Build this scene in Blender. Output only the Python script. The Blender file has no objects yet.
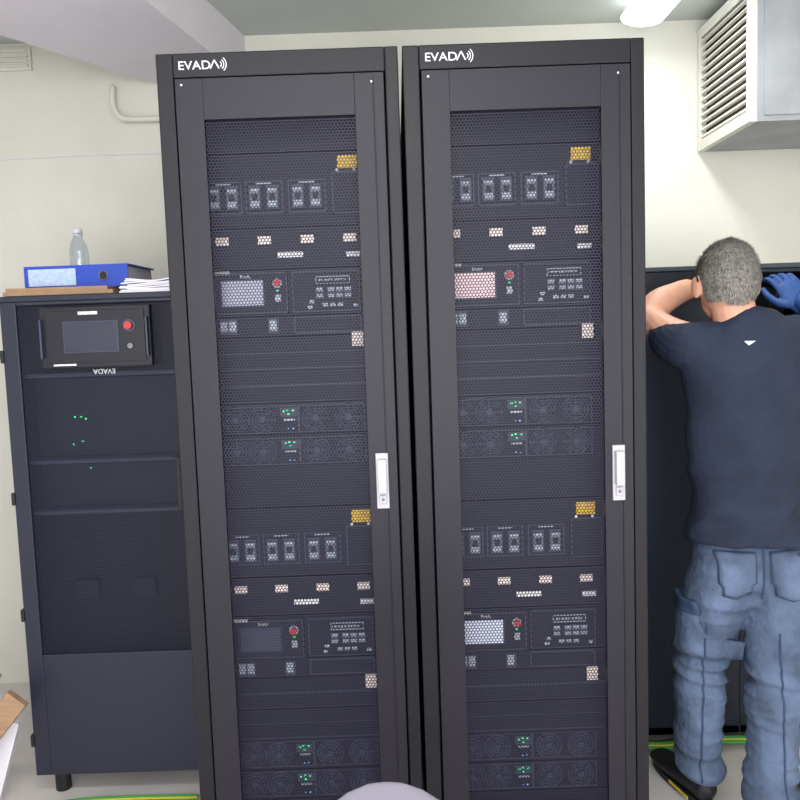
import bpy, math, random
from mathutils import Vector, Matrix, noise
from mathutils.bvhtree import BVHTree
random.seed(4)
S = bpy.context.scene
COL = S.collection
S.view_settings.view_transform = 'Standard'

def lin(c):
    r = []
    for v in c:
        v = v/255.0
        r.append(v/12.92 if v <= .04045 else ((v+.055)/1.055)**2.4)
    return tuple(r)+(1.0,)

# ------------------------------------------------------------ materials
def mat(name, col, rough=.5, metal=0, noise_amt=0, nscale=8, bump=0, bscale=80, emit=None, estr=0, trans=0, spec=.5, stretch=None, bdist=.004):
    m = bpy.data.materials.new(name); m.use_nodes = True
    nt = m.node_tree; b = nt.nodes['Principled BSDF']
    c = lin(col)
    b.inputs['Base Color'].default_value = c
    b.inputs['Roughness'].default_value = rough
    b.inputs['Metallic'].default_value = metal
    b.inputs['Specular IOR Level'].default_value = spec
    if trans: b.inputs['Transmission Weight'].default_value = trans
    if emit:
        b.inputs['Emission Color'].default_value = lin(emit)
        b.inputs['Emission Strength'].default_value = estr
    if noise_amt or bump:
        tc = nt.nodes.new('ShaderNodeTexCoord')
        mp = nt.nodes.new('ShaderNodeMapping')
        nt.links.new(tc.outputs['Object'], mp.inputs[0])
        if stretch: mp.inputs['Scale'].default_value = stretch
    if noise_amt:
        n = nt.nodes.new('ShaderNodeTexNoise'); n.inputs['Scale'].default_value = nscale
        n.inputs['Detail'].default_value = 6
        nt.links.new(mp.outputs[0], n.inputs['Vector'])
        r = nt.nodes.new('ShaderNodeMapRange')
        r.inputs[1].default_value = .3; r.inputs[2].default_value = .7
        nt.links.new(n.outputs[0], r.inputs[0])
        mx = nt.nodes.new('ShaderNodeMix'); mx.data_type = 'RGBA'
        mx.inputs[6].default_value = tuple(max(0, v*(1-noise_amt)) for v in c[:3])+(1,)
        mx.inputs[7].default_value = tuple(min(1, v*(1+noise_amt)) for v in c[:3])+(1,)
        nt.links.new(r.outputs[0], mx.inputs[0])
        nt.links.new(mx.outputs[2], b.inputs['Base Color'])
    if bump:
        n2 = nt.nodes.new('ShaderNodeTexNoise'); n2.inputs['Scale'].default_value = bscale
        n2.inputs['Detail'].default_value = 4
        nt.links.new(mp.outputs[0], n2.inputs['Vector'])
        bp = nt.nodes.new('ShaderNodeBump'); bp.inputs['Strength'].default_value = bump
        bp.inputs['Distance'].default_value = bdist
        nt.links.new(n2.outputs[0], bp.inputs['Height'])
        nt.links.new(bp.outputs[0], b.inputs['Normal'])
    return m

def perforated(name, col, pitch, rad, rough=.45):
    m = bpy.data.materials.new(name); m.use_nodes = True
    nt = m.node_tree; N = nt.nodes; L = nt.links
    b = N['Principled BSDF']; b.inputs['Base Color'].default_value = lin(col); b.inputs['Roughness'].default_value = rough
    b.inputs['Specular IOR Level'].default_value = .35
    out = N['Material Output']
    tc = N.new('ShaderNodeTexCoord')
    sc = N.new('ShaderNodeVectorMath'); sc.operation = 'MULTIPLY'
    sc.inputs[1].default_value = (1/pitch, 0, 1/(pitch*math.sqrt(3)))
    L.new(tc.outputs['Object'], sc.inputs[0])
    ds = []
    for off in (0.0, .5):
        ad = N.new('ShaderNodeVectorMath'); ad.operation = 'ADD'; ad.inputs[1].default_value = (off, 0, off)
        L.new(sc.outputs[0], ad.inputs[0])
        fr = N.new('ShaderNodeVectorMath'); fr.operation = 'FRACTION'; L.new(ad.outputs[0], fr.inputs[0])
        sb = N.new('ShaderNodeVectorMath'); sb.operation = 'SUBTRACT'; sb.inputs[1].default_value = (.5, 0, .5)
        L.new(fr.outputs[0], sb.inputs[0])
        ml = N.new('ShaderNodeVectorMath'); ml.operation = 'MULTIPLY'; ml.inputs[1].default_value = (1, 0, math.sqrt(3))
        L.new(sb.outputs[0], ml.inputs[0])
        ln = N.new('ShaderNodeVectorMath'); ln.operation = 'LENGTH'; L.new(ml.outputs[0], ln.inputs[0])
        ds.append(ln)
    mn = N.new('ShaderNodeMath'); mn.operation = 'MINIMUM'
    L.new(ds[0].outputs['Value'], mn.inputs[0]); L.new(ds[1].outputs['Value'], mn.inputs[1])
    lt = N.new('ShaderNodeMath'); lt.operation = 'LESS_THAN'; lt.inputs[1].default_value = rad/pitch
    L.new(mn.outputs[0], lt.inputs[0])
    tr = N.new('ShaderNodeBsdfTransparent')
    mx = N.new('ShaderNodeMixShader')
    L.new(lt.outputs[0], mx.inputs[0]); L.new(b.outputs[0], mx.inputs[1]); L.new(tr.outputs[0], mx.inputs[2])
    L.new(mx.outputs[0], out.inputs[0])
    return m

M = {}
M['black'] = mat('powder_coat_black', (28, 24, 35), .42, bump=.15, bscale=600, spec=.36)
M['frame'] = mat('powder_coat_frame', (20, 18, 25), .42, bump=.15, bscale=600, spec=.34)
M['dark'] = mat('interior_dark', (10, 10, 18), .6, spec=.3)
M['panel'] = mat('module_panel', (20, 21, 36), .5, spec=.3)
M['panel2'] = mat('module_panel_light', (62, 64, 84), .45)
M['fan'] = mat('fan_ring', (58, 60, 80), .4)
M['white'] = mat('white_plastic', (225, 225, 228), .4)
M['logo'] = mat('logo_white', (235, 235, 240), .5, emit=(255, 255, 255), estr=.15)
M['label'] = mat('pink_label', (255, 226, 218), .6, noise_amt=.2, nscale=120)
M['label2'] = mat('grey_label', (232, 232, 236), .6, noise_amt=.3, nscale=150)
M['yellow'] = mat('yellow_label', (250, 190, 45), .5, noise_amt=.3, nscale=120)
M['screen'] = mat('lcd_screen', (176, 174, 196), .15)
M['screenb'] = mat('lcd_screen_dark', (44, 46, 62), .12)
M['screen_blue_refl'] = mat('lcd_screen_blue_reflection', (225, 230, 252), .15)  # screen with a light-blue reflection painted into its colour
M['screen_pink_refl'] = mat('lcd_screen_pink_reflection', (240, 204, 210), .15)  # pink reflection on the glass, put into the base colour
M['breaker'] = mat('breaker_grey', (172, 180, 192), .4, noise_amt=.25, nscale=90)
M['breakerb'] = mat('breaker_body', (104, 108, 124), .45)
M['red'] = mat('red_button', (225, 60, 45), .3)
M['redd'] = mat('red_button_recessed', (200, 50, 42), .4)
M['led'] = mat('green_led', (40, 220, 130), .3, emit=(40, 235, 140), estr=1.1)
M['bled'] = mat('blue_led', (120, 180, 255), .3, emit=(120, 180, 255), estr=.8)
M['silver'] = mat('handle_silver', (178, 174, 180), .35, metal=.2)
M['steel'] = mat('steel', (120, 120, 125), .35, metal=.8)
M['perf'] = perforated('perforated_door', (38, 37, 56), .0085, .0034)
M['perf2'] = perforated('perforated_fine', (38, 40, 58), .0075, .0029)
M['ups'] = mat('ups_coat', (36, 38, 53), .42, bump=.1, bscale=500, spec=.4)
M['upsd'] = mat('ups_module_black', (22, 22, 31), .4, spec=.4)
M['navy'] = mat('navy_panel', (22, 30, 46), .45, bump=.1, bscale=400, spec=.4)
M['navyedge'] = mat('navy_edge', (50, 60, 70), .4)
M['ac'] = mat('ac_casing', (158, 160, 164), .5, noise_amt=.18, nscale=5)
M['acw'] = mat('ac_grille', (226, 222, 212), .45)
M['acd'] = mat('ac_inside', (46, 32, 24), .8)
M['ceil'] = mat('ceiling_paint', (200, 205, 200), .9, noise_amt=.04, nscale=3)
M['beam'] = mat('beam_plaster', (228, 222, 228), .9, noise_amt=.04, nscale=3, bump=.2, bscale=60)
M['floor'] = mat('floor_tile', (215, 208, 204), .35, noise_amt=.08, nscale=5)
M['lamp'] = mat('lamp_diffuser', (250, 252, 255), .4, emit=(240, 250, 255), estr=4)
M['wood'] = mat('plank_wood', (160, 128, 98), .6, noise_amt=.2, nscale=12, stretch=(1, 8, 8))
M['card'] = mat('cardboard', (160, 128, 98), .8, noise_amt=.1, nscale=20)
M['paper'] = mat('paper', (238, 234, 242), .7)
M['binder'] = mat('binder_blue', (32, 68, 180), .35)
M['binderl'] = mat('binder_label', (180, 200, 228), .4, noise_amt=.15, nscale=80)
M['chair'] = mat('chair_fabric', (112, 108, 118), .85, bump=.3, bscale=300)
M['green'] = mat('green_cable', (60, 150, 70), .5)
M['ycable'] = mat('yellow_cable', (220, 205, 60), .5)
M['blk'] = mat('black_rubber', (22, 22, 24), .6)
M['pipe'] = mat('white_pipe', (222, 218, 208), .4)
M['bottle'] = mat('clear_plastic', (235, 240, 245), .05, trans=1)
M['skin'] = mat('skin', (216, 160, 134), .5, noise_amt=.08, nscale=30)
M['hair'] = mat('grey_hair', (122, 117, 111), .7, noise_amt=.45, nscale=60)
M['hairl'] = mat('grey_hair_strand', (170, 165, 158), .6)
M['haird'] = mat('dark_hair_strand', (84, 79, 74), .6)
M['shirt'] = mat('navy_tshirt', (42, 48, 66), .9, noise_amt=.15, nscale=9, bump=.6, bscale=60, spec=.3)
M['jeans'] = mat('blue_denim', (88, 102, 126), .85, noise_amt=.42, nscale=8, bump=.8, bscale=45, bdist=.008, spec=.2)
M['jeansd'] = mat('denim_seam', (60, 76, 102), .85, noise_amt=.2, nscale=30, bump=.3, bscale=200, spec=.2)
M['glove'] = mat('blue_glove', (40, 76, 138), .6, noise_amt=.15, nscale=40, bump=.3)
M['shoe'] = mat('black_shoe', (24, 24, 28), .6)
M['shoey'] = mat('yellow_sole', (205, 180, 60), .6)
M['eye'] = mat('eye_white', (235, 235, 235), .3)
M['lip'] = mat('lips', (170, 95, 85), .5)
M['wall'] = mat('wall_plaster', (226, 223, 210), .9, noise_amt=.06, nscale=2.2, bump=.4, bscale=22)
M['wallw'] = mat('wall_white', (232, 232, 234), .9, noise_amt=.03, nscale=3)

# ------------------------------------------------------------ mesh builder
class MB:
    def __init__(s):
        s.v = []; s.f = []; s.m = []; s.mats = []; s.sm = []
    def mi(s, k):
        if k not in s.mats: s.mats.append(k)
        return s.mats.index(k)
    def add(s, vs, fs, k, smooth=False):
        o = len(s.v); s.v += [tuple(v) for v in vs]
        i = s.mi(k)
        for f in fs:
            s.f.append(tuple(o+j for j in f)); s.m.append(i); s.sm.append(smooth)
    def box(s, x0, x1, y0, y1, z0, z1, k, T=None):
        vs = [Vector(p) for p in ((x0,y0,z0),(x1,y0,z0),(x1,y1,z0),(x0,y1,z0),(x0,y0,z1),(x1,y0,z1),(x1,y1,z1),(x0,y1,z1))]
        if T: vs = [T @ v for v in vs]
        s.add(vs, [(0,3,2,1),(4,5,6,7),(0,1,5,4),(1,2,6,5),(2,3,7,6),(3,0,4,7)], k)
    def cyl(s, p, ax, r, h, k, seg=20, r2=None, smooth=True):
        ax = Vector(ax).normalized(); q = Vector((0,0,1)).rotation_difference(ax)
        r2 = r if r2 is None else r2; p = Vector(p); vs = []
        for j, (rr, hh) in enumerate(((r,0),(r2,h))):
            for i in range(seg):
                t = 2*math.pi*i/seg
                vs.append(p + q @ Vector((rr*math.cos(t), rr*math.sin(t), hh)))
        fs = [(i,(i+1)%seg,seg+(i+1)%seg,seg+i) for i in range(seg)]
        s.add(vs, fs, k, smooth)
        o = len(s.v)-2*seg; i0 = s.mi(k)
        s.f.append(tuple(o+i for i in reversed(range(seg)))); s.m.append(i0); s.sm.append(False)
        s.f.append(tuple(o+seg+i for i in range(seg))); s.m.append(i0); s.sm.append(False)
    def torus(s, p, ax, R, r, k, seg=24, ms=6, arc=2*math.pi, a0=0):
        ax = Vector(ax).normalized(); q = Vector((0,0,1)).rotation_difference(ax); p = Vector(p)
        full = arc >= 2*math.pi-1e-4; n = seg if full else seg+1; vs = []
        for i in range(n):
            t = a0+arc*i/seg
            for j in range(ms):
                u = 2*math.pi*j/ms
                vs.append(p + q @ Vector(((R+r*math.cos(u))*math.cos(t), (R+r*math.cos(u))*math.sin(t), r*math.sin(u))))
        fs = []
        for i in range(seg):
            a = i; b2 = (i+1) % n
            for j in range(ms):
                fs.append((a*ms+j, b2*ms+j, b2*ms+(j+1)%ms, a*ms+(j+1)%ms))
        s.add(vs, fs, k, True)
    def tube(s, pts, rad, k, seg=16, ref=(0,1,0), caps=True):
        P = [Vector(p) for p in pts]; n = len(P)
        R = [(r, r) if not isinstance(r, (tuple, list)) else r for r in rad]
        PP = []; RR = []
        for i in range(n-1):
            p0 = P[max(i-1,0)]; p1 = P[i]; p2 = P[i+1]; p3 = P[min(i+2,n-1)]
            for t in (0,.25,.5,.75):
                a = 2*p1; b = p2-p0; c = 2*p0-5*p1+4*p2-p3; d = -p0+3*p1-3*p2+p3
                PP.append(.5*(a+b*t+c*t*t+d*t*t*t))
                e = t*t*(3-2*t)
                RR.append((R[i][0]*(1-e)+R[i+1][0]*e, R[i][1]*(1-e)+R[i+1][1]*e))
        PP.append(P[-1]); RR.append(R[-1])
        ref = Vector(ref)
        vs = []
        for i, p in enumerate(PP):
            t = (PP[min(i+1,len(PP)-1)]-PP[max(i-1,0)]).normalized()
            x = ref.cross(t)
            if x.length < .05: x = Vector((1,0,0)).cross(t)
            x.normalize(); y = t.cross(x).normalized()
            for j in range(seg):
                u = 2*math.pi*j/seg
                vs.append(p + x*RR[i][0]*math.cos(u) + y*RR[i][1]*math.sin(u))
        m = len(PP); fs = []
        for i in range(m-1):
            for j in range(seg):
                fs.append((i*seg+j, i*seg+(j+1)%seg, (i+1)*seg+(j+1)%seg, (i+1)*seg+j))
        if caps:
            t0 = (PP[0]-PP[1]).normalized(); t1 = (PP[-1]-PP[-2]).normalized()
            e0 = min(RR[0])*(caps if caps is not True else .6); e1 = min(RR[-1])*(caps if caps is not True else .6)
            vs.append(PP[0]+t0*e0); vs.append(PP[-1]+t1*e1)
            for j in range(seg):
                fs.append((m*seg, (j+1)%seg, j)); fs.append((m*seg+1, (m-1)*seg+j, (m-1)*seg+(j+1)%seg))
        s.add(vs, fs, k, True)
    def ell(s, c, r, k, seg=24, rings=14, T=None):
        vs = []; c = Vector(c)
        for i in range(1, rings):
            a = math.pi*i/rings
            for j in range(seg):
                u = 2*math.pi*j/seg
                v = Vector((r[0]*math.sin(a)*math.cos(u), r[1]*math.sin(a)*math.sin(u), r[2]*math.cos(a)))
                if T: v = T @ v
                vs.append(c+v)
        tp = Vector((0,0,r[2])); bt = Vector((0,0,-r[2]))
        if T: tp = T @ tp; bt = T @ bt
        vs += [c+tp, c+bt]; fs = []
        for i in range(rings-2):
            for j in range(seg):
                fs.append((i*seg+j, (i+1)*seg+j, (i+1)*seg+(j+1)%seg, i*seg+(j+1)%seg))
        nn = (rings-1)*seg
        for j in range(seg):
            fs.append((nn, j, (j+1)%seg)); fs.append((nn+1, (rings-2)*seg+(j+1)%seg, (rings-2)*seg+j))
        s.add(vs, fs, k, True)
    def mesh(s, name):
        me = bpy.data.meshes.new(name); me.from_pydata(s.v, [], s.f)
        for k in s.mats: me.materials.append(M[k])
        me.polygons.foreach_set('material_index', s.m); me.polygons.foreach_set('use_smooth', s.sm)
        me.update(); return me
    def obj(s, name, parent=None, loc=(0,0,0), bevel=0, seg=2):
        o = bpy.data.objects.new(name, s.mesh(name)); COL.objects.link(o); o.location = loc
        if parent: o.parent = parent
        if bevel:
            b = o.modifiers.new('bevel', 'BEVEL'); b.width = bevel; b.segments = seg; b.limit_method = 'ANGLE'
        return o

def empty(name, loc=(0,0,0)):
    e = bpy.data.objects.new(name, None); COL.objects.link(e); e.location = loc; e.empty_display_size = .1
    return e

def text(body, size, loc, parent, k, name='lettering', ext=.0006, rot=(math.pi/2,0,0), sx=1.0):
    c = bpy.data.curves.new(name, 'FONT'); c.body = body; c.size = size; c.extrude = ext
    c.materials.append(M[k])
    o = bpy.data.objects.new(name, c); COL.objects.link(o); o.location = loc; o.rotation_euler = rot; o.scale = (sx,1,1)
    o.parent = parent; return o

# ------------------------------------------------------------ room
WY = 3.4; H = 2.71; XL = -1.9; XR = 2.2; YF = -1.6
def simple(name, b, k):
    mb = MB(); mb.box(*b, k); return mb.obj(name)
simple('floor', (XL-.1, XR+.1, YF, WY+.1, -.1, 0), 'floor')
simple('ceiling', (XL-.1, XR+.1, YF, WY+.1, H, H+.1), 'ceil')
simple('wall_back', (XL-.1, XR+.1, WY, WY+.1, 0, H), 'wall')
simple('wall_left', (XL-.1, XL, YF, WY, 0, H), 'wallw')
simple('wall_right', (XR, XR+.1, YF, WY, 0, H), 'wall')
mb = MB(); zb = 2.53
fp = [(-.585, WY-.002), (-.93, 1.55), (-1.88, 1.55), (-1.88, 1.84), (-.96, WY-.002)]
n = len(fp)
mb.add([(x,y,zb) for x,y in fp]+[(x,y,H-.001) for x,y in fp],
       [tuple(range(n)), tuple(reversed(range(n,2*n)))]+[(i,(i+1)%n,n+(i+1)%n,n+i) for i in range(n)], 'beam')
mb.obj('ceiling_beam')
mb = MB()
mb.box(-1.80,-1.46,3.385,3.399,2.60,2.69,'wall')
for i in range(4): mb.box(-1.79,-1.47,3.375,3.386,2.61+i*.02,2.618+i*.02,'wall')
mb.obj('wall_vent')
mb = MB()
mb.tube([(-1.128,3.37,2.52),(-1.13,3.37,2.44),(-1.10,3.37,2.395),(-1.03,3.37,2.385),(-.6,3.37,2.385)], [.012]*5, 'pipe', seg=10)
mb.obj('wall_conduit')
mb = MB()
mb.tube([(-1.75,3.398,2.245),(-1.4,3.398,2.25),(-1.2,3.398,2.252),(-.8,3.398,2.25)], [.0022]*4, 'beam', seg=6)
mb.obj('wall_cable')

# ------------------------------------------------------------ tall racks
def rack(name, x0, variant):
    root = empty(name, (x0, 2.04, 0))
    W = .597; D = 1.0; HT = 2.19
    h = MB()
    h.box(0,.018,.012,D,0.02,HT,'frame'); h.box(W-.018,W,.012,D,.02,HT,'frame')
    h.box(.018,W-.018,.012,D,HT-.02,HT,'frame'); h.box(.018,W-.018,.012,D,.02,.05,'frame')
    h.box(.018,W-.018,D-.02,D,.05,HT-.02,'dark')
    h.box(0,.041,0,.03,.02,HT,'frame'); h.box(W-.033,W,0,.03,.02,HT,'frame')
    h.box(.041,W-.033,0,.03,2.131,HT,'frame'); h.box(.041,W-.033,0,.03,.02,.055,'frame')
    for fx in (.05,W-.05):
        for fy in (.08,D-.08): h.cyl((fx,fy,0),(0,0,1),.022,.02,'blk')
    h.obj('housing', root, bevel=.003)
    d = MB()
    a,b2,c,e = .0455,.1135,.487,.560
    d.box(a,b2,-.006,.014,.06,2.127,'black'); d.box(c,e,-.006,.014,.06,2.127,'black')
    d.box(b2,c,-.006,.014,2.027,2.127,'black'); d.box(b2,c,-.006,.014,.06,.15,'black')
    d.box(e-.028,e-.025,-.0085,-.005,.07,2.115,'frame')
    d.cyl((.062,-.006,2.112),(0,-1,0),.003,.002,'white',10); d.cyl((.53,-.006,2.105),(0,-1,0),.003,.002,'white',10)
    d.obj('door_frame', root, bevel=.002)
    p = MB(); p.add([(b2-.002,.004,.148),(c+.002,.004,.148),(c+.002,.004,2.029),(b2-.002,.004,2.029)],[(0,1,2,3)],'perf')
    p.obj('perforated_mesh', root)
    g = MB()
    hx, hz = .521, 1.108
    g.box(hx-.016,hx+.016,-.012,-.005,hz-.072,hz+.072,'silver')
    g.box(hx-.011,hx+.011,-.030,-.012,hz-.03,hz+.058,'silver')
    g.box(hx-.009,hx+.009,-.018,-.011,hz-.058,hz-.036,'silver')
    g.cyl((hx,-.018,hz-.047),(0,-1,0),.004,.003,'steel',14)
    g.obj('handle', root, bevel=.004)
    text('EVAD', .029, (.054,-.0008,2.150), root, 'logo', 'header_lettering', ext=.0008, sx=1.12)
    l = MB(); lx = .134
    def bar(x1,z1,x2,z2,w):
        dx,dz = x2-x1,z2-z1; L = math.hypot(dx,dz); nx,nz = -dz/L*w/2, dx/L*w/2
        l.add([(x1+nx,-.0012,z1+nz),(x1-nx,-.0012,z1-nz),(x2-nx,-.0012,z2-nz),(x2+nx,-.0012,z2+nz)],[(0,1,2,3)],'logo')
    bar(lx,2.150,lx+.011,2.171,.003); bar(lx+.011,2.171,lx+.022,2.150,.003)
    for i,R in enumerate((.008,.014,.020)):
        l.torus((lx+.020,-.0012,2.160),(0,-1,0),R,.0012,'logo',10,5,arc=1.7,a0=-.85)
    l.obj('header_mark', root)
    q = MB(); Y = .10
    def B(u0,u1,z0,z1,k,y=Y,t=.01): q.box(u0,u1,y-t,y,z0,z1,k)
    def frame(u0,u1,z0,z1,k='panel2',w=.0025,y=Y-.008):
        B(u0,u1,z0,z0+w,k,y,.003); B(u0,u1,z1-w,z1,k,y,.003); B(u0,u0+w,z0,z1,k,y,.003); B(u1-w,u1,z0,z1,k,y,.003)
    q.box(.02,W-.02,Y+.002,Y+.02,.06,2.16,'dark')
    B(.06,.53,1.965,2.15,'panel')
    for k2,zo in enumerate((0,-.938)):
        sc = {(0,0):'screen',(0,1):'panel2',(1,0):'screen_pink_refl',(1,1):'screen_blue_refl'}[(variant,k2)]
        def b(u0,u1,z0,z1,k,**kw): B(u0,u1,z0+zo,z1+zo,k,**kw)
        def fr(u0,u1,z0,z1,k='panel2',**kw): frame(u0,u1,z0+zo,z1+zo,k,**kw)
        b(.06,.53,1.775,1.96,'panel')
        b(.431,.482,1.917,1.95,'yellow',y=Y-.01,t=.003)
        b(.415,.50,1.80,1.908,'panel',y=Y-.01,t=.006); fr(.415,.50,1.80,1.908,y=Y-.015)
        for u in (.430,.475): q.cyl((u,Y-.012,1.912+zo),(0,-1,0),.004,.004,'white',8)
        for u0,u1 in ((.085,.178),(.188,.286),(.300,.398)):
            fr(u0,u1,1.808,1.892)
            mid = (u0+u1)/2
            for uu in (mid-.023, mid+.023):
                b(uu-.016,uu+.016,1.818,1.880,'panel2',y=Y-.008,t=.008)
                b(uu-.013,uu+.013,1.822,1.872,'breakerb',y=Y-.016,t=.004)
                b(uu-.011,uu+.011,1.824,1.838,'breaker',y=Y-.020,t=.002)
                b(uu-.011,uu+.011,1.862,1.870,'breaker',y=Y-.020,t=.002)
                b(uu-.006,uu+.006,1.842,1.856,'blk',y=Y-.020,t=.010)
            b(mid-.02,mid+.02,1.884,1.887,'breaker',y=Y-.009,t=.002)
        b(.06,.53,1.665,1.77,'panel')
        for u in (.121,.232,.345,.456): b(u-.017,u+.017,1.729,1.749,'label',y=Y-.01,t=.002)
        b(.265,.332,1.693,1.707,'label2',y=Y-.01,t=.002); b(.445,.482,1.689,1.702,'label2',y=Y-.01,t=.002)
        b(.06,.53,1.543,1.662,'panel')
        b(.095,.288,1.548,1.655,'panel',y=Y-.01,t=.012); fr(.095,.288,1.548,1.655,y=Y-.021)
        b(.10,.138,1.652,1.660,'label2',y=Y-.02,t=.004)
        b(.116,.224,1.570,1.634,sc,y=Y-.022,t=.003); fr(.112,.228,1.566,1.638,'panel2',y=Y-.022)
        q.cyl((.262,Y-.022,1.626+zo),(0,-1,0),.0125,.004,'breaker',16); q.cyl((.262,Y-.026,1.626+zo),(0,-1,0),.009,.012,'redd',16)
        b(.259,.265,1.604,1.608,'led',y=Y-.022,t=.002)
        b(.255,.270,1.578,1.596,'breaker',y=Y-.022,t=.003)
        b(.300,.478,1.548,1.655,'panel',y=Y-.01,t=.006); fr(.300,.478,1.548,1.655,y=Y-.016)
        fr(.362,.452,1.620,1.640,'breaker',w=.0018,y=Y-.016)
        for u in (.372,.402,.424,.446):
            b(u-.010,u+.010,1.583,1.613,'panel2',y=Y-.016,t=.004); b(u-.008,u+.008,1.602,1.610,'breaker',y=Y-.02,t=.002); b(u-.008,u+.008,1.586,1.593,'breaker',y=Y-.02,t=.002)
        for u,z in ((.345,1.56),(.35,1.575),(.465,1.562)): b(u-.006,u+.006,z-.004,z+.004,'breaker',y=Y-.016,t=.002)
        for u in (.385,.405,.425): b(u-.007,u+.007,1.562,1.570,'breaker',y=Y-.016,t=.002)
        b(.06,.53,1.488,1.540,'panel')
        b(.105,.150,1.495,1.535,'panel2',y=Y-.01,t=.004)
        for u in (.115,.138,.245): b(u-.009,u+.009,1.503,1.53,'breaker',y=Y-.014,t=.002)
        b(.232,.260,1.495,1.535,'panel2',y=Y-.01,t=.004); fr(.300,.478,1.493,1.536)
        b(.452,.482,1.455,1.493,'label',y=Y-.02,t=.002)
        b(.06,.53,1.400,1.484,'panel'); b(.06,.53,1.312,1.396,'panel')
        for z in (1.442,1.40,1.355,1.312): b(.07,.52,z,z+.0022,'panel2',y=Y-.009,t=.003)
        for z0 in (1.226,1.140):
            b(.06,.53,z0,z0+.080,'panel'); fr(.095,.30,z0+.003,z0+.077); fr(.300,.478,z0+.003,z0+.077)
            for u in (.132,.203,.346,.434):
                c0 = (u,Y-.011,z0+.040+zo)
                for R in (.035,.026,.017): q.torus(c0,(0,-1,0),R,.0022,'fan',20,5)
                q.cyl(c0,(0,-1,0),.009,.004,'fan',12)
                for a in range(4):
                    T = Matrix.Translation(c0) @ Matrix.Rotation(a*math.pi/4,4,'Y')
                    q.box(-.034,.034,-.002,0,-.001,.001,'fan',T)
            b(.252,.296,z0+.046,z0+.07,'panel2',y=Y-.01,t=.003)
            for u,z in ((.262,.061),(.272,.064),(.286,.063),(.274,.053)): b(u-.0028,u+.0028,z0+z-.0018,z0+z+.0018,'led',y=Y-.013,t=.002)
            for u in (.272,.284): b(u-.002,u+.002,z0+.012,z0+.015,'bled',y=Y-.01,t=.002)
            b(.26,.29,z0+.035,z0+.040,'breaker',y=Y-.01,t=.001)
        b(.06,.53,1.03,1.136,'panel')
    q.obj('equipment', root)
    for zo in (0,-.938):
        text('Evada', .012, (.165,Y-.0225,1.641+zo), root, 'white', 'display_lettering')
        text('UPS MODE SWITCH', .0085, (.366,Y-.0195,1.627+zo), root, 'white', 'panel_lettering')
    return root
rack('server_rack', -.573, 0)
rack('server_rack.001', .035, 1)

# ------------------------------------------------------------ ups cabinet on the left
root = empty('ups_cabinet', (-1.232, 2.5, 0))
W=.645; D=.8; z0=.08; HT=1.636
h = MB()
h.box(0,.018,.02,D,z0,HT,'ups'); h.box(W-.018,W,.02,D,z0,HT,'ups'); h.box(.018,W-.018,D-.02,D,z0,HT,'dark')
h.box(-.004,W+.004,.0,D,HT-.018,HT,'ups'); h.box(.018,W-.018,.02,D,z0,z0+.03,'ups')
h.box(0,.05,0,.022,z0,HT-.018,'ups'); h.box(W-.05,W,0,.022,z0,HT-.018,'ups')
h.box(.05,W-.05,0,.022,z0,.487,'ups'); h.box(.05,W-.05,0,.022,HT-.03,HT-.018,'ups')
for fx in (.06,W-.06):
    for fy in (.06,D-.06): h.cyl((fx,fy,0),(0,0,1),.025,z0,'blk')
for z in (1.0,.62,1.45,.2): h.box(-.008,.004,-.006,.02,z-.02,z+.02,'blk')
h.box(W-.125,W-.110,-.014,0,.95,1.12,'blk')
h.box(.06,W-.06,.25,.27,0.0,z0,'blk')
h.obj('housing', root, bevel=.003)
p = MB(); p.add([(.049,.010,.486),(W-.049,.010,.486),(W-.049,.010,HT-.03),(.049,.010,HT-.03)],[(0,1,2,3)],'perf2')
p.obj('perforated_mesh', root)
q = MB()
q.box(.02,W-.02,.12,.14,z0+.03,HT-.03,'dark')
for z in (1.384,1.105,.94):
    q.box(.03,W-.03,.05,.12,z-.006,z+.006,'panel2')
q.box(.05,W-.05,.10,.12,1.12,1.37,'panel'); q.box(.05,W-.05,.10,.12,.95,1.09,'panel')
for u,z in ((.17,1.245),(.19,1.245),(.205,1.238),(.19,1.165),(.16,1.155),(.21,1.075)): q.box(u-.0026,u+.0026,.096,.1,z-.0026,z+.0026,'led')
for u in (.14,.33): q.box(u,u+.07,.09,.12,.64,.70,'panel')
q.box(.129,.468,-.016,.10,1.41,1.597,'upsd')
q.box(.145,.452,-.020,-.016,1.425,1.585,'upsd')
q.box(.200,.372,-.023,-.020,1.455,1.553,'panel2'); q.box(.204,.368,-.025,-.023,1.459,1.549,'screenb')
q.cyl((.406,-.020,1.535),(0,-1,0),.02,.004,'panel2'); q.cyl((.406,-.024,1.535),(0,-1,0),.012,.014,'redd')
q.cyl((.406,-.020,1.472),(0,-1,0),.009,.006,'steel')
q.box(.25,.31,-.022,-.019,1.572,1.582,'label2')
q.box(.165,.235,-.022,-.019,1.416,1.422,'label2')
q.box(.132,.138,-.034,-.016,1.44,1.56,'panel2'); q.box(.458,.464,-.034,-.016,1.44,1.56,'panel2')
q.obj('display_unit', root, bevel=.0015)
text('EVADA', .022, (.345,.006,1.402), root, 'white', 'display_lettering', rot=(math.pi/2,math.pi,0))

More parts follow.
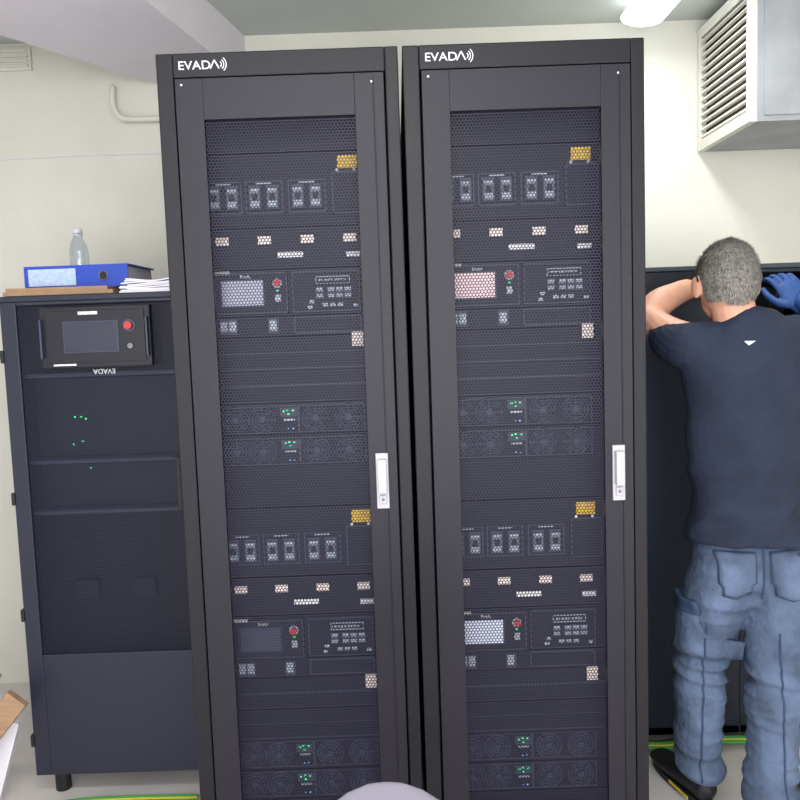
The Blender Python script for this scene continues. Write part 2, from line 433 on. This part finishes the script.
mb = MB(); mb.box(-.17,.17,-.16,.16,0,.012,'card'); mb.box(-.165,.15,-.15,.16,.012,.024,'card')
o = mb.obj('cardboard_sheet', loc=(-1.06,2.68,HT+.002)); o.rotation_euler=(0,0,.03)
mb = MB()
mb.box(-.17,.17,-.13,.13,0,.004,'binder'); mb.box(-.17,.17,-.13,.13,.068,.072,'binder'); mb.box(-.17,.17,-.132,-.128,0,.072,'binder')
mb.box(-.155,.0,-.135,-.131,.008,.062,'binderl'); mb.cyl((.09,-.131,.036),(0,-1,0),.014,.003,'blk',20)
mb.torus((.09,-.134,.036),(0,-1,0),.014,.002,'steel'); mb.box(-.16,.16,-.12,.125,.006,.066,'paper')
o = mb.obj('ring_binder', loc=(-1.03,2.75,HT+.028)); o.rotation_euler=(0,0,-.03)
mb = MB()
for i in range(9):
    w=.112-.006*(i%3); hh=.085; T=Matrix.Translation((random.uniform(-.006,.006),random.uniform(-.006,.004),.0045*i))@Matrix.Rotation(random.uniform(-.10,.10),4,'Z')
    vs=[];fs=[]; N_=12
    for th in (0,.0038):
        for ix in range(N_+1):
            for iy in range(2):
                x=-w+2*w*ix/N_; lift=(.004*i/9)*math.sin(ix*.6+i)+(.012*(i/9)*max(0,(x/w))**2)
                vs.append(T@Vector((x,-hh+2*hh*iy,th+lift)))
    o2=2*(N_+1)
    for ix in range(N_):
        a=ix*2; fs+=[(a,a+1,a+3,a+2),(o2+a,o2+a+2,o2+a+3,o2+a+1),(a,a+2,o2+a+2,o2+a),(a+1,o2+a+1,o2+a+3,a+3)]
    fs+=[(0,o2,o2+1,1),(2*N_,2*N_+1,o2+2*N_+1,o2+2*N_)]
    mb.add(vs,fs,'paper')
mb.obj('paper_stack', loc=(-.745,2.60,HT+.001))
mb = MB()
prof=[(.0,.0),(.026,.0),(.029,.01),(.029,.05),(.027,.06),(.029,.07),(.029,.15),(.024,.175),(.013,.20),(.012,.212)]
sg=24; vs=[];fs=[]
for r,z in prof:
    for j in range(sg): t=2*math.pi*j/sg; vs.append((r*math.cos(t),r*math.sin(t),z))
for i in range(len(prof)-1):
    for j in range(sg): fs.append((i*sg+j,i*sg+(j+1)%sg,(i+1)*sg+(j+1)%sg,(i+1)*sg+j))
mb.add([(x*1.15,y*1.15,z*1.16) for x,y,z in vs],fs,'bottle',True)
mb.cyl((0,0,.243),(0,0,1),.016,.018,'white')
mb.torus((0,0,.238),(0,0,1),.015,.002,'white')
o = mb.obj('water_bottle', loc=(-1.16,2.98,HT+.002))
o.modifiers.new('thick','SOLIDIFY').thickness=-.0008

# ------------------------------------------------------------ cabinet being worked on
root = empty('electrical_cabinet', (0,0,0))
h = MB()
x0,x1,y0,y1,za,zt = .665,1.50,2.71,3.36,.03,1.670
bx0,bx1,bz0,bz1 = 1.16,1.43,1.22,1.640
h.box(x0,x0+.02,y0+.02,y1,za,zt,'navy'); h.box(x1-.02,x1,y0+.02,y1,za,zt,'navy'); h.box(x0,x1,y1-.02,y1,za,zt,'navy')
h.box(x0-.004,x1+.004,y0-.006,y1,zt-.016,zt,'navyedge'); h.box(x0,x1,y0,y1,za,za+.03,'navy')
h.box(x0,bx0,y0,y0+.02,za,zt-.016,'navy'); h.box(bx1,x1,y0,y0+.02,za,zt-.016,'navy')
h.box(bx0,bx1,y0,y0+.02,za,bz0,'navy'); h.box(bx0,bx1,y0,y0+.02,bz1,zt-.016,'navy')
h.box(bx0-.02,bx1+.02,y0+.3,y0+.31,bz0-.02,bz1+.02,'dark')
for fx in (x0+.06,x1-.06):
    for fy in (y0+.06,y1-.06): h.cyl((fx,fy,0),(0,0,1),.025,za,'blk')
h.obj('housing', root, bevel=.003)
c = MB()
for i in range(4):
    c.box(1.19+i*.05,1.225+i*.05,y0+.2,y0+.3,1.42,1.50,'panel'); c.box(1.20+i*.05,1.215+i*.05,y0+.19,y0+.2,1.45,1.465,'breaker')
for i,x in enumerate((1.19,1.24,1.31,1.37)):
    c.tube([(x,y0+.22,1.62),(x+.02,y0+.10,1.58),(x-.01,y0+.16,1.50)],[.007]*3,'blk',seg=8)
c.obj('breakers_and_wires', root)

# ------------------------------------------------------------ air conditioner
root = empty('air_conditioner', (1.269, 2.90, 2.18))
h = MB(); w=.72; d=.495; ht=.485
h.box(.026,w,0,d,0,ht,'ac'); h.box(.0,.026,0,.03,0,ht,'acw'); h.box(.0,.026,d-.03,d,0,ht,'acw')
h.box(.0,.026,.03,d-.03,0,.04,'acw'); h.box(.0,.026,.03,d-.03,ht-.04,ht,'acw')
h.box(.0245,.0262,.03,d-.03,.04,ht-.04,'acd')
h.box(.05,w,-.006,0,.02,ht-.02,'ac'); h.box(.3,.34,-.012,-.004,.10,.2,'ac')
h.obj('casing', root, bevel=.003)
h = MB()
for i in range(14):
    T=Matrix.Translation((.008,0,.052+i*.0290))@Matrix.Rotation(.35,4,'Y')
    h.box(-.005,.006,.03,d-.03,-.0045,.0045,'acw',T)
h.obj('louvres', root)
h = MB(); h.tube([(.30,.2,.0),(.30,.2,-.03),(.36,.2,-.045),(.7,.25,-.05)],[.009]*4,'blk',seg=8); h.obj('drain_hose', root)

# ------------------------------------------------------------ ceiling light
root = empty('fluorescent_ceiling_light', (.985, 2.62, 2.655))
h = MB(); h.box(-.05,.05,-.6,.56,.02,.054,'white'); h.obj('batten', root, bevel=.004)
h = MB(); h.tube([(0,-.62,0),(0,-.3,0),(0,.3,0),(0,.58,0)],[(.085,.035)]*4,'lamp',seg=20,ref=(0,0,1)); h.obj('diffuser', root)

# ------------------------------------------------------------ clutter low left
T = Matrix.Translation((-1.50,2.40,.06))@Matrix.Rotation(math.radians(40),4,'Y')
mb = MB(); mb.box(-.035,.035,-.02,.005,0,.44,'wood',T)
T2 = Matrix.Translation((-1.62,2.44,.05))@Matrix.Rotation(math.radians(36),4,'Y')
mb.box(-.035,.035,-.02,.005,0,.52,'wood',T2)
mb.obj('wooden_plank', bevel=.002)
T = Matrix.Translation((-1.44,2.465,.04))@Matrix.Rotation(math.radians(18),4,'Y')
mb = MB(); mb.box(-.10,.10,0,.02,0,.28,'paper',T); mb.obj('foam_board')
mb = MB(); mb.torus((-1.37,2.28,.13),(0,-1,.1),.11,.009,'pipe',30,8); mb.obj('white_hose_coil')
mb = MB()
for i,(k,dx) in enumerate((('green',0),('ycable',.012),('green',.026))):
    mb.tube([(-1.26+dx,2.38,.012+.006*i),(-1.12,2.43+dx,.014),(-.95,2.45+dx,.010),(-.70,2.445+dx,.010)],[.006]*4,k,seg=8)
mb.obj('earth_cable')
mb = MB()
for i,(k,dx) in enumerate((('green',0),('ycable',.012),('green',.03),('blk',.045))):
    mb.tube([(.68,2.56+dx,.012+.01*i),(.78,2.62+dx,.03),(.90,2.655+dx,.012),(1.05,2.65+dx,.03),(1.4,2.66+dx,.012)],[.007]*5,k,seg=8)
mb.obj('earth_cable.001')

# ------------------------------------------------------------ chair in the foreground
root = empty('office_chair', (-.038, 1.02, 0))
h = MB()
h.ell((0,0,.610),(.165,.035,.285),'chair',32,20)
h.ell((0,.24,.46),(.23,.23,.04),'chair',32,12)
h.obj('padding', root)
h = MB()
h.tube([(0,-.02,.55),(0,-.03,.42),(0,.08,.40),(0,.24,.41)],[.02]*4,'blk',seg=10)
h.cyl((0,.24,.08),(0,0,1),.028,.34,'steel')
for i in range(5):
    t=2*math.pi*i/5+.3; ex,ey=.27*math.cos(t),.24+.27*math.sin(t)
    h.tube([(0,.24,.10),(ex*.5,.24+(ey-.24)*.5,.09),(ex,ey,.06)],[.022,.018,.014],'blk',seg=10)
    h.cyl((ex-.012,ey,.028),(1,0,0),.028,.024,'blk')
h.obj('base', root)

# ------------------------------------------------------------ man
man = empty('man', (0,0,0))
def remeshed(mb, name, vox, it=6, fac=.5, disp=None, k=None):
    o = mb.obj('tmp')
    r = o.modifiers.new('r','REMESH'); r.mode='VOXEL'; r.voxel_size=vox; r.use_smooth_shade=True
    s = o.modifiers.new('s','SMOOTH'); s.iterations=it; s.factor=fac
    dg = bpy.context.evaluated_depsgraph_get(); dg.update()
    me = bpy.data.meshes.new_from_object(o.evaluated_get(dg))
    bpy.data.objects.remove(o)
    me.materials.clear(); me.materials.append(M[k])
    for p_ in me.polygons: p_.material_index=0; p_.use_smooth=True
    if disp:
        nv=[v.normal.copy() for v in me.vertices]
        for v,nn in zip(me.vertices,nv): v.co = v.co + nn*disp(v.co)
    me.update()
    ob = bpy.data.objects.new(name, me); COL.objects.link(ob); ob.parent=man
    return ob
def bvh(o):
    return BVHTree.FromPolygons([v.co for v in o.data.vertices],[tuple(p_.vertices) for p_ in o.data.polygons])
def ridge(v): return 1-2*abs(noise.noise(v))

t = MB()
t.tube([(1.02,2.340,.845),(1.018,2.338,.95),(1.015,2.335,1.10),(1.008,2.325,1.25),(1.0,2.315,1.36),(.992,2.31,1.425),(.98,2.31,1.475),(.970,2.315,1.508)],
       [(.180,.142),(.170,.126),(.168,.118),(.182,.124),(.197,.125),(.190,.110),(.128,.090),(.070,.068)],'shirt',seg=32,caps=.15)
t.tube([(.90,2.31,1.415),(.845,2.32,1.42),(.812,2.36,1.43),(.797,2.42,1.448)],[.088,.085,.076,.068],'shirt',caps=.1)
t.tube([(1.08,2.31,1.415),(1.14,2.32,1.42),(1.20,2.35,1.42),(1.25,2.38,1.41)],[.088,.085,.075,.068],'shirt',caps=.1)
def dshirt(c):
    a = noise.noise(Vector((c.x*5,c.y*5,c.z*9)))*.010
    low = max(0,min(1,(1.30-c.z)*3))
    b_ = ridge(Vector((c.x*4+c.z*5,c.y*4,c.z*9-c.x*5)))*.015*low
    d_ = ridge(Vector((c.x*6-c.z*5,c.y*5,c.z*3+7)))*.009
    e_ = ridge(Vector((c.x*3,c.y*3,c.z*20)))*.009*max(0,min(1,(1.0-c.z)*8))
    return a+b_+d_+e_-.013
shirt = remeshed(t,'tshirt',.006,3,.5,dshirt,'shirt')

t = MB()
t.tube([(1.02,2.345,.895),(1.02,2.338,.82),(1.012,2.335,.74),(1.005,2.335,.66)],[(.152,.112),(.160,.120),(.163,.120),(.130,.095)],'jeans',seg=32,caps=.2)
t.tube([(.945,2.325,.80),(.930,2.330,.70),(.905,2.36,.55),(.893,2.365,.42),(.890,2.37,.28),(.890,2.375,.17),(.893,2.38,.085)],
       [(.085,.115),(.094,.116),(.089,.098),(.073,.083),(.069,.078),(.062,.072),(.067,.080)],'jeans',seg=24,caps=.15)
t.tube([(1.095,2.315,.80),(1.098,2.305,.70),(1.082,2.275,.55),(1.064,2.255,.42),(1.050,2.235,.28),(1.040,2.22,.17),(1.036,2.215,.08)],
       [(.085,.115),(.094,.116),(.088,.098),(.076,.085),(.071,.078),(.064,.072),(.070,.084)],'jeans',seg=24,caps=.15)
def djeans(c):
    a = noise.noise(Vector((c.x*7,c.y*7,c.z*12)))*.008
    kn = math.exp(-((c.z-.42)/.10)**2)+math.exp(-((c.z-.13)/.11)**2)+.6*math.exp(-((c.z-.66)/.07)**2)
    b_ = ridge(Vector((c.x*5+c.z*3,c.y*4,c.z*24)))*.017*kn
    d_ = ridge(Vector((c.x*8,c.y*6,c.z*4+c.x*6)))*.007
    return a+b_+d_-.008
jeans = remeshed(t,'jeans',.006,3,.5,djeans,'jeans')

def patch(ob, b, o_, d_, ux, uz, w, hh, k, name, off=.003, nx=10, nz=10, fn=None):
    o_=Vector(o_); d_=Vector(d_).normalized(); ux=Vector(ux); uz=Vector(uz); g=MB(); vs=[]; ins=[]
    for iz in range(nz+1):
        for ix in range(nx+1):
            a=(ix/nx-.5)*w; c_=(iz/nz-.5)*hh
            if fn: a,c_=fn(a,c_)
            p=o_+ux*a+uz*c_
            loc,nn,_,_=b.ray_cast(p,d_)
            if loc is None: loc=p+d_*.2; ins.append(len(vs))
            vs.append(loc-d_*off)
    fs=[]
    for iz in range(nz):
        for ix in range(nx):
            f=(iz*(nx+1)+ix,iz*(nx+1)+ix+1,(iz+1)*(nx+1)+ix+1,(iz+1)*(nx+1)+ix)
            if not any(i in ins for i in f): fs.append(f)
    g.add(vs,fs,k,True); ob2=g.obj(name,man); sm=ob2.modifiers.new('t','SOLIDIFY'); sm.thickness=off*.9; sm.offset=1
    return ob2
bj=bvh(jeans); bs=bvh(shirt)
BK=((0,1,0),(1,0,0),(0,0,1))
for i,x in enumerate((.945,1.090)):
    pk=lambda a,c_:(a*(1-.18*(c_<-.03)),c_-.012*(1-abs(a)/.05)*(c_<-.03))
    patch(jeans,bj,(x,1.8,.765),*BK,.108,.125,'jeansd','rear_pocket_edge_%d'%(i+1),off=.0022,fn=pk)
    patch(jeans,bj,(x,1.8,.765),*BK,.100,.116,'jeans','rear_pocket_%d'%(i+1),off=.0045,fn=pk)
patch(jeans,bj,(.3,2.33,.58),(1,0,0),(0,1,0),(0,0,1),.14,.17,'jeans','cargo_pocket',off=.014)
patch(jeans,bj,(.3,2.33,.655),(1,0,0),(0,1,0),(0,0,1),.15,.04,'jeansd','cargo_flap',off=.019)
patch(jeans,bj,(.87,1.8,.35),*BK,.005,.5,'jeansd','leg_seam',off=.002,nx=2,nz=40)
patch(jeans,bj,(1.05,1.8,.35),*BK,.005,.5,'jeansd','leg_seam_2',off=.002,nx=2,nz=40)
patch(jeans,bj,(1.018,1.8,.77),*BK,.005,.16,'jeansd','centre_seam',off=.002,nx=2,nz=16)
patch(jeans,bj,(1.018,1.8,.835),*BK,.32,.006,'jeansd','yoke_seam',off=.002,nx=30,nz=2,fn=lambda a,c_:(a,c_+abs(a)*.12))
patch(shirt,bs,(.972,1.8,1.422),*BK,.030,.012,'logo','shirt_logo',off=.002,nx=6,nz=6,fn=lambda a,c_:(a*(.5+c_/.012)+.3*c_,c_))

t = MB()
hc = Vector((.955,2.325,1.602))
t.ell(hc,(.078,.096,.108),'skin',32,20)
t.ell(hc+Vector((0,.035,-.055)),(.058,.062,.065),'skin')
t.tube([(.972,2.30,1.43),(.967,2.305,1.50),(.960,2.320,1.58)],[.064,.060,.058],'skin')
t.tube([hc+Vector((0,.088,.012)),hc+Vector((0,.103,-.012)),hc+Vector((0,.108,-.026))],[.008,.011,.014],'skin',seg=10)
for sx in (-1,1):
    T=Matrix.Rotation(-.45*sx,3,'Z')
    t.ell(hc+Vector((.087*sx,.004,-.016)),(.011,.021,.034),'skin',16,10,T)
t.tube([(.87,2.32,1.42),(.805,2.40,1.455),(.772,2.495,1.500)],[.056,.052,.047],'skin')
t.tube([(.772,2.495,1.500),(.82,2.52,1.545),(.90,2.555,1.580),(.96,2.59,1.595)],[.047,.046,.036,.028],'skin')
t.tube([(1.14,2.32,1.42),(1.27,2.39,1.40),(1.365,2.43,1.42)],[.055,.050,.043],'skin')
t.tube([(1.365,2.43,1.42),(1.345,2.47,1.47),(1.305,2.53,1.53)],[.043,.042,.030],'skin')
body = remeshed(t,'body',.005,3,.5,None,'skin')

def hand(palm, fwd, side, up, k, name, curl=.5, sc=1.0):
    g=MB(); palm=Vector(palm); f=Vector(fwd).normalized(); s_=Vector(side).normalized(); u=f.cross(s_).normalized()*(-1 if f.cross(s_).dot(Vector(up))<0 else 1)
    g.tube([palm-f*.062*sc,palm-f*.03*sc,palm,palm+f*.036*sc],[(.024*sc,.022*sc),(.033*sc,.017*sc),(.040*sc,.015*sc),(.040*sc,.013*sc)],k,seg=16,ref=u)
    for i,(o_,ln,r) in enumerate(((.030,.072,.0092),(.010,.080,.0096),(-.011,.074,.0092),(-.030,.058,.0082))):
        b0=palm+s_*o_*sc+f*.032*sc; d_=(f+s_*o_*2.2).normalized(); pts=[b0]; a=curl*(.5+.12*i)
        for q_,sg_ in enumerate((.45,.32,.26)):
            dd=(d_*math.cos(a)-u*math.sin(a)); pts.append(pts[-1]+dd*ln*sg_*sc); a+=curl*.9
        g.tube(pts,[r*sc,r*sc*.97,r*sc*.9,r*sc*.78],k,seg=10,ref=u,caps=.8)
    b0=palm-f*.028*sc+s_*.028*sc
    g.tube([b0,b0+(s_*.7+f*.6-u*.2)*.032*sc,b0+(s_*.75+f*1.3-u*.5)*.042*sc,b0+(s_*.6+f*1.9-u*.8)*.046*sc],[.014*sc,.0125*sc,.011*sc,.009*sc],k,seg=10,ref=u,caps=.8)
    return remeshed(g,name,.003,3,.4,None,k)
hand((1.272,2.585,1.565),(-.30,.35,.75),(-.9,0,-.35),(0.2,-1,.3),'glove','right_glove',curl=.55,sc=1.04)
t=MB(); t.tube([(1.322,2.515,1.500),(1.305,2.54,1.525),(1.29,2.565,1.540)],[.040,.037,.034],'glove'); remeshed(t,'glove_cuff',.004,3,.5,None,'glove')
hand((1.015,2.605,1.60),(.95,.22,.1),(.1,-.2,1),(-.2,-1,.1),'skin','left_hand',curl=.40)

def inhair(p):
    d=p-hc
    if d.y>.055: return d.z>.062
    if d.y>.02: return d.z>.03
    if d.y>-.02 and abs(d.x)>.05: return d.z>.0
    return d.z>-.062 - .010*(abs(d.x)<.03)
g=MB(); g.ell(hc+Vector((0,-.003,.003)),(.083,.102,.112),'hair',72,48)
keep=[f for f in g.f if inhair(sum((Vector(g.v[i]) for i in f),Vector())/len(f))]
g.f=keep; g.m=[0]*len(keep); g.sm=[True]*len(keep)
g.v=[tuple(Vector(v)+(Vector(v)-hc).normalized()*.004*noise.noise(Vector(v)*60)) for v in g.v]
st=[]
for f in keep:
    vs=[Vector(g.v[i]) for i in f]; area=(vs[1]-vs[0]).cross(vs[2]-vs[0]).length
    for _ in range(max(1,int(area*2.2e5/1.3))):
        w1=[random.random() for _ in vs]; sw=sum(w1); st.append(sum((v*w_/sw for v,w_ in zip(vs,w1)),Vector()))
for p in st:
    d=(p-hc).normalized(); down=Vector((.1,-.35,-1.0)); dn=down-d*down.dot(d)
    if d.z>.75: dn=Vector((.3,-.8,0))-d*Vector((.3,-.8,0)).dot(d)
    dr=(d*.35+dn.normalized()*.9+Vector([random.uniform(-.28,.28) for _ in range(3)])).normalized()
    ln=random.uniform(.008,.014)*(1.5 if d.z>.5 else .8); sd=dr.cross(d).normalized()*.0009
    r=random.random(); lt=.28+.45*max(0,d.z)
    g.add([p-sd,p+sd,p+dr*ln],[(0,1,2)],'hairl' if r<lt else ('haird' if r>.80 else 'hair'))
g.obj('hair',man)
g=MB()
for sx in (-1,1):
    e=hc+Vector((.031*sx,.083,.008)); g.ell(e,(.013,.010,.010),'eye',14,10); g.ell(e+Vector((0,.008,0)),(.005,.003,.005),'blk',10,8)
    g.tube([hc+Vector((.016*sx,.096,.030)),hc+Vector((.032*sx,.093,.034)),hc+Vector((.047*sx,.082,.029))],[.003]*3,'hair',seg=6)
    g.torus(hc+Vector((.031*sx,.105,.006)),(0,1,0),.020,.0016,'blk',20,6)
    g.tube([hc+Vector((.052*sx,.104,.010)),hc+Vector((.086*sx,.07,.012)),hc+Vector((.090*sx,.0,.014)),hc+Vector((.090*sx,-.014,-.002))],[.0028]*4,'blk',seg=6)
g.tube([hc+Vector((-.020,.094,-.058)),hc+Vector((0,.098,-.060)),hc+Vector((.020,.094,-.058))],[.004,.005,.004],'lip',seg=8)
g.obj('face_and_glasses',man)
def shoe(name, heel, ang):
    T=Matrix.Translation(Vector(heel))@Matrix.Rotation(ang,4,'Z')
    g=MB(); P=lambda x,y,z: tuple(T@Vector((x,y,z)))
    g.tube([P(0,.0,.055),P(0,.05,.058),P(0,.12,.050),P(0,.20,.040),P(0,.27,.034)],[(.034,.040),(.038,.042),(.042,.036),(.048,.028),(.036,.020)],'shoe',seg=20,ref=(0,0,1))
    g.tube([P(0,.03,.07),P(0,.035,.12)],[(.036,.042),(.034,.04)],'shoe',seg=16,ref=tuple(T.to_3x3()@Vector((0,1,0))))
    remeshed(g,name,.005,4,.5,None,'shoe')
    g=MB(); vs=[]; n_=28
    for z in (0.001,.018):
        for i in range(n_):
            a=2*math.pi*i/n_; y=.125+.165*math.sin(a); x=(.040+.010*math.sin(a))*math.cos(a)
            vs.append(P(x,y,z))
    g.add(vs,[(i,(i+1)%n_,n_+(i+1)%n_,n_+i) for i in range(n_)]+[tuple(reversed(range(n_))),tuple(range(n_,2*n_))],'shoe')
    g.box(-.030,.030,-.038,-.032,.020,.030,'shoey',T); g.box(-.047,-.043,.04,.14,.014,.022,'shoey',T)
    g.obj(name+'_sole',man)
shoe('left_shoe',(.90,2.325,0),.25); shoe('right_shoe',(1.045,2.175,0),-.6)

# ------------------------------------------------------------ lights
w = bpy.data.worlds.new('daylight'); S.world=w; w.use_nodes=True
bg=w.node_tree.nodes['Background']; bg.inputs[0].default_value=(.88,.92,1,1); bg.inputs[1].default_value=1.45
def area(name,loc,rot,sx,sy,pw,col):
    l=bpy.data.lights.new(name,'AREA'); l.shape='RECTANGLE'; l.size=sx; l.size_y=sy; l.energy=pw; l.color=col
    o=bpy.data.objects.new(name,l); COL.objects.link(o); o.location=loc; o.rotation_euler=rot; return o
area('daylight_opening',(.2,-1.5,1.5),(math.radians(90),0,0),3.4,2.2,105,(.96,.97,1))
area('overhead_fill',(-.2,.6,2.66),(0,0,0),1.4,.3,32,(1,.99,.97))  # unseen area lamp below the ceiling, fills the room; no fixture modelled
area('tube_glow',(.985,2.6,2.60),(0,0,0),.15,1.1,9,(.97,1,.98))

# ------------------------------------------------------------ camera
cam=bpy.data.cameras.new('camera'); co=bpy.data.objects.new('camera',cam); COL.objects.link(co)
cam.sensor_width=36; cam.lens=36; cam.clip_start=.02
p_=math.radians(5.2); r_=math.radians(2.0)
F=Vector((0,math.cos(p_),-math.sin(p_))); U0=Vector((0,math.sin(p_),math.cos(p_))); R0=Vector((1,0,0))
R=R0*math.cos(r_)-U0*math.sin(r_); U=R0*math.sin(r_)+U0*math.cos(r_)
mw=Matrix((R,U,-F)).transposed().to_4x4(); mw.translation=Vector((0,0,1.5)); co.matrix_world=mw
S.camera=co
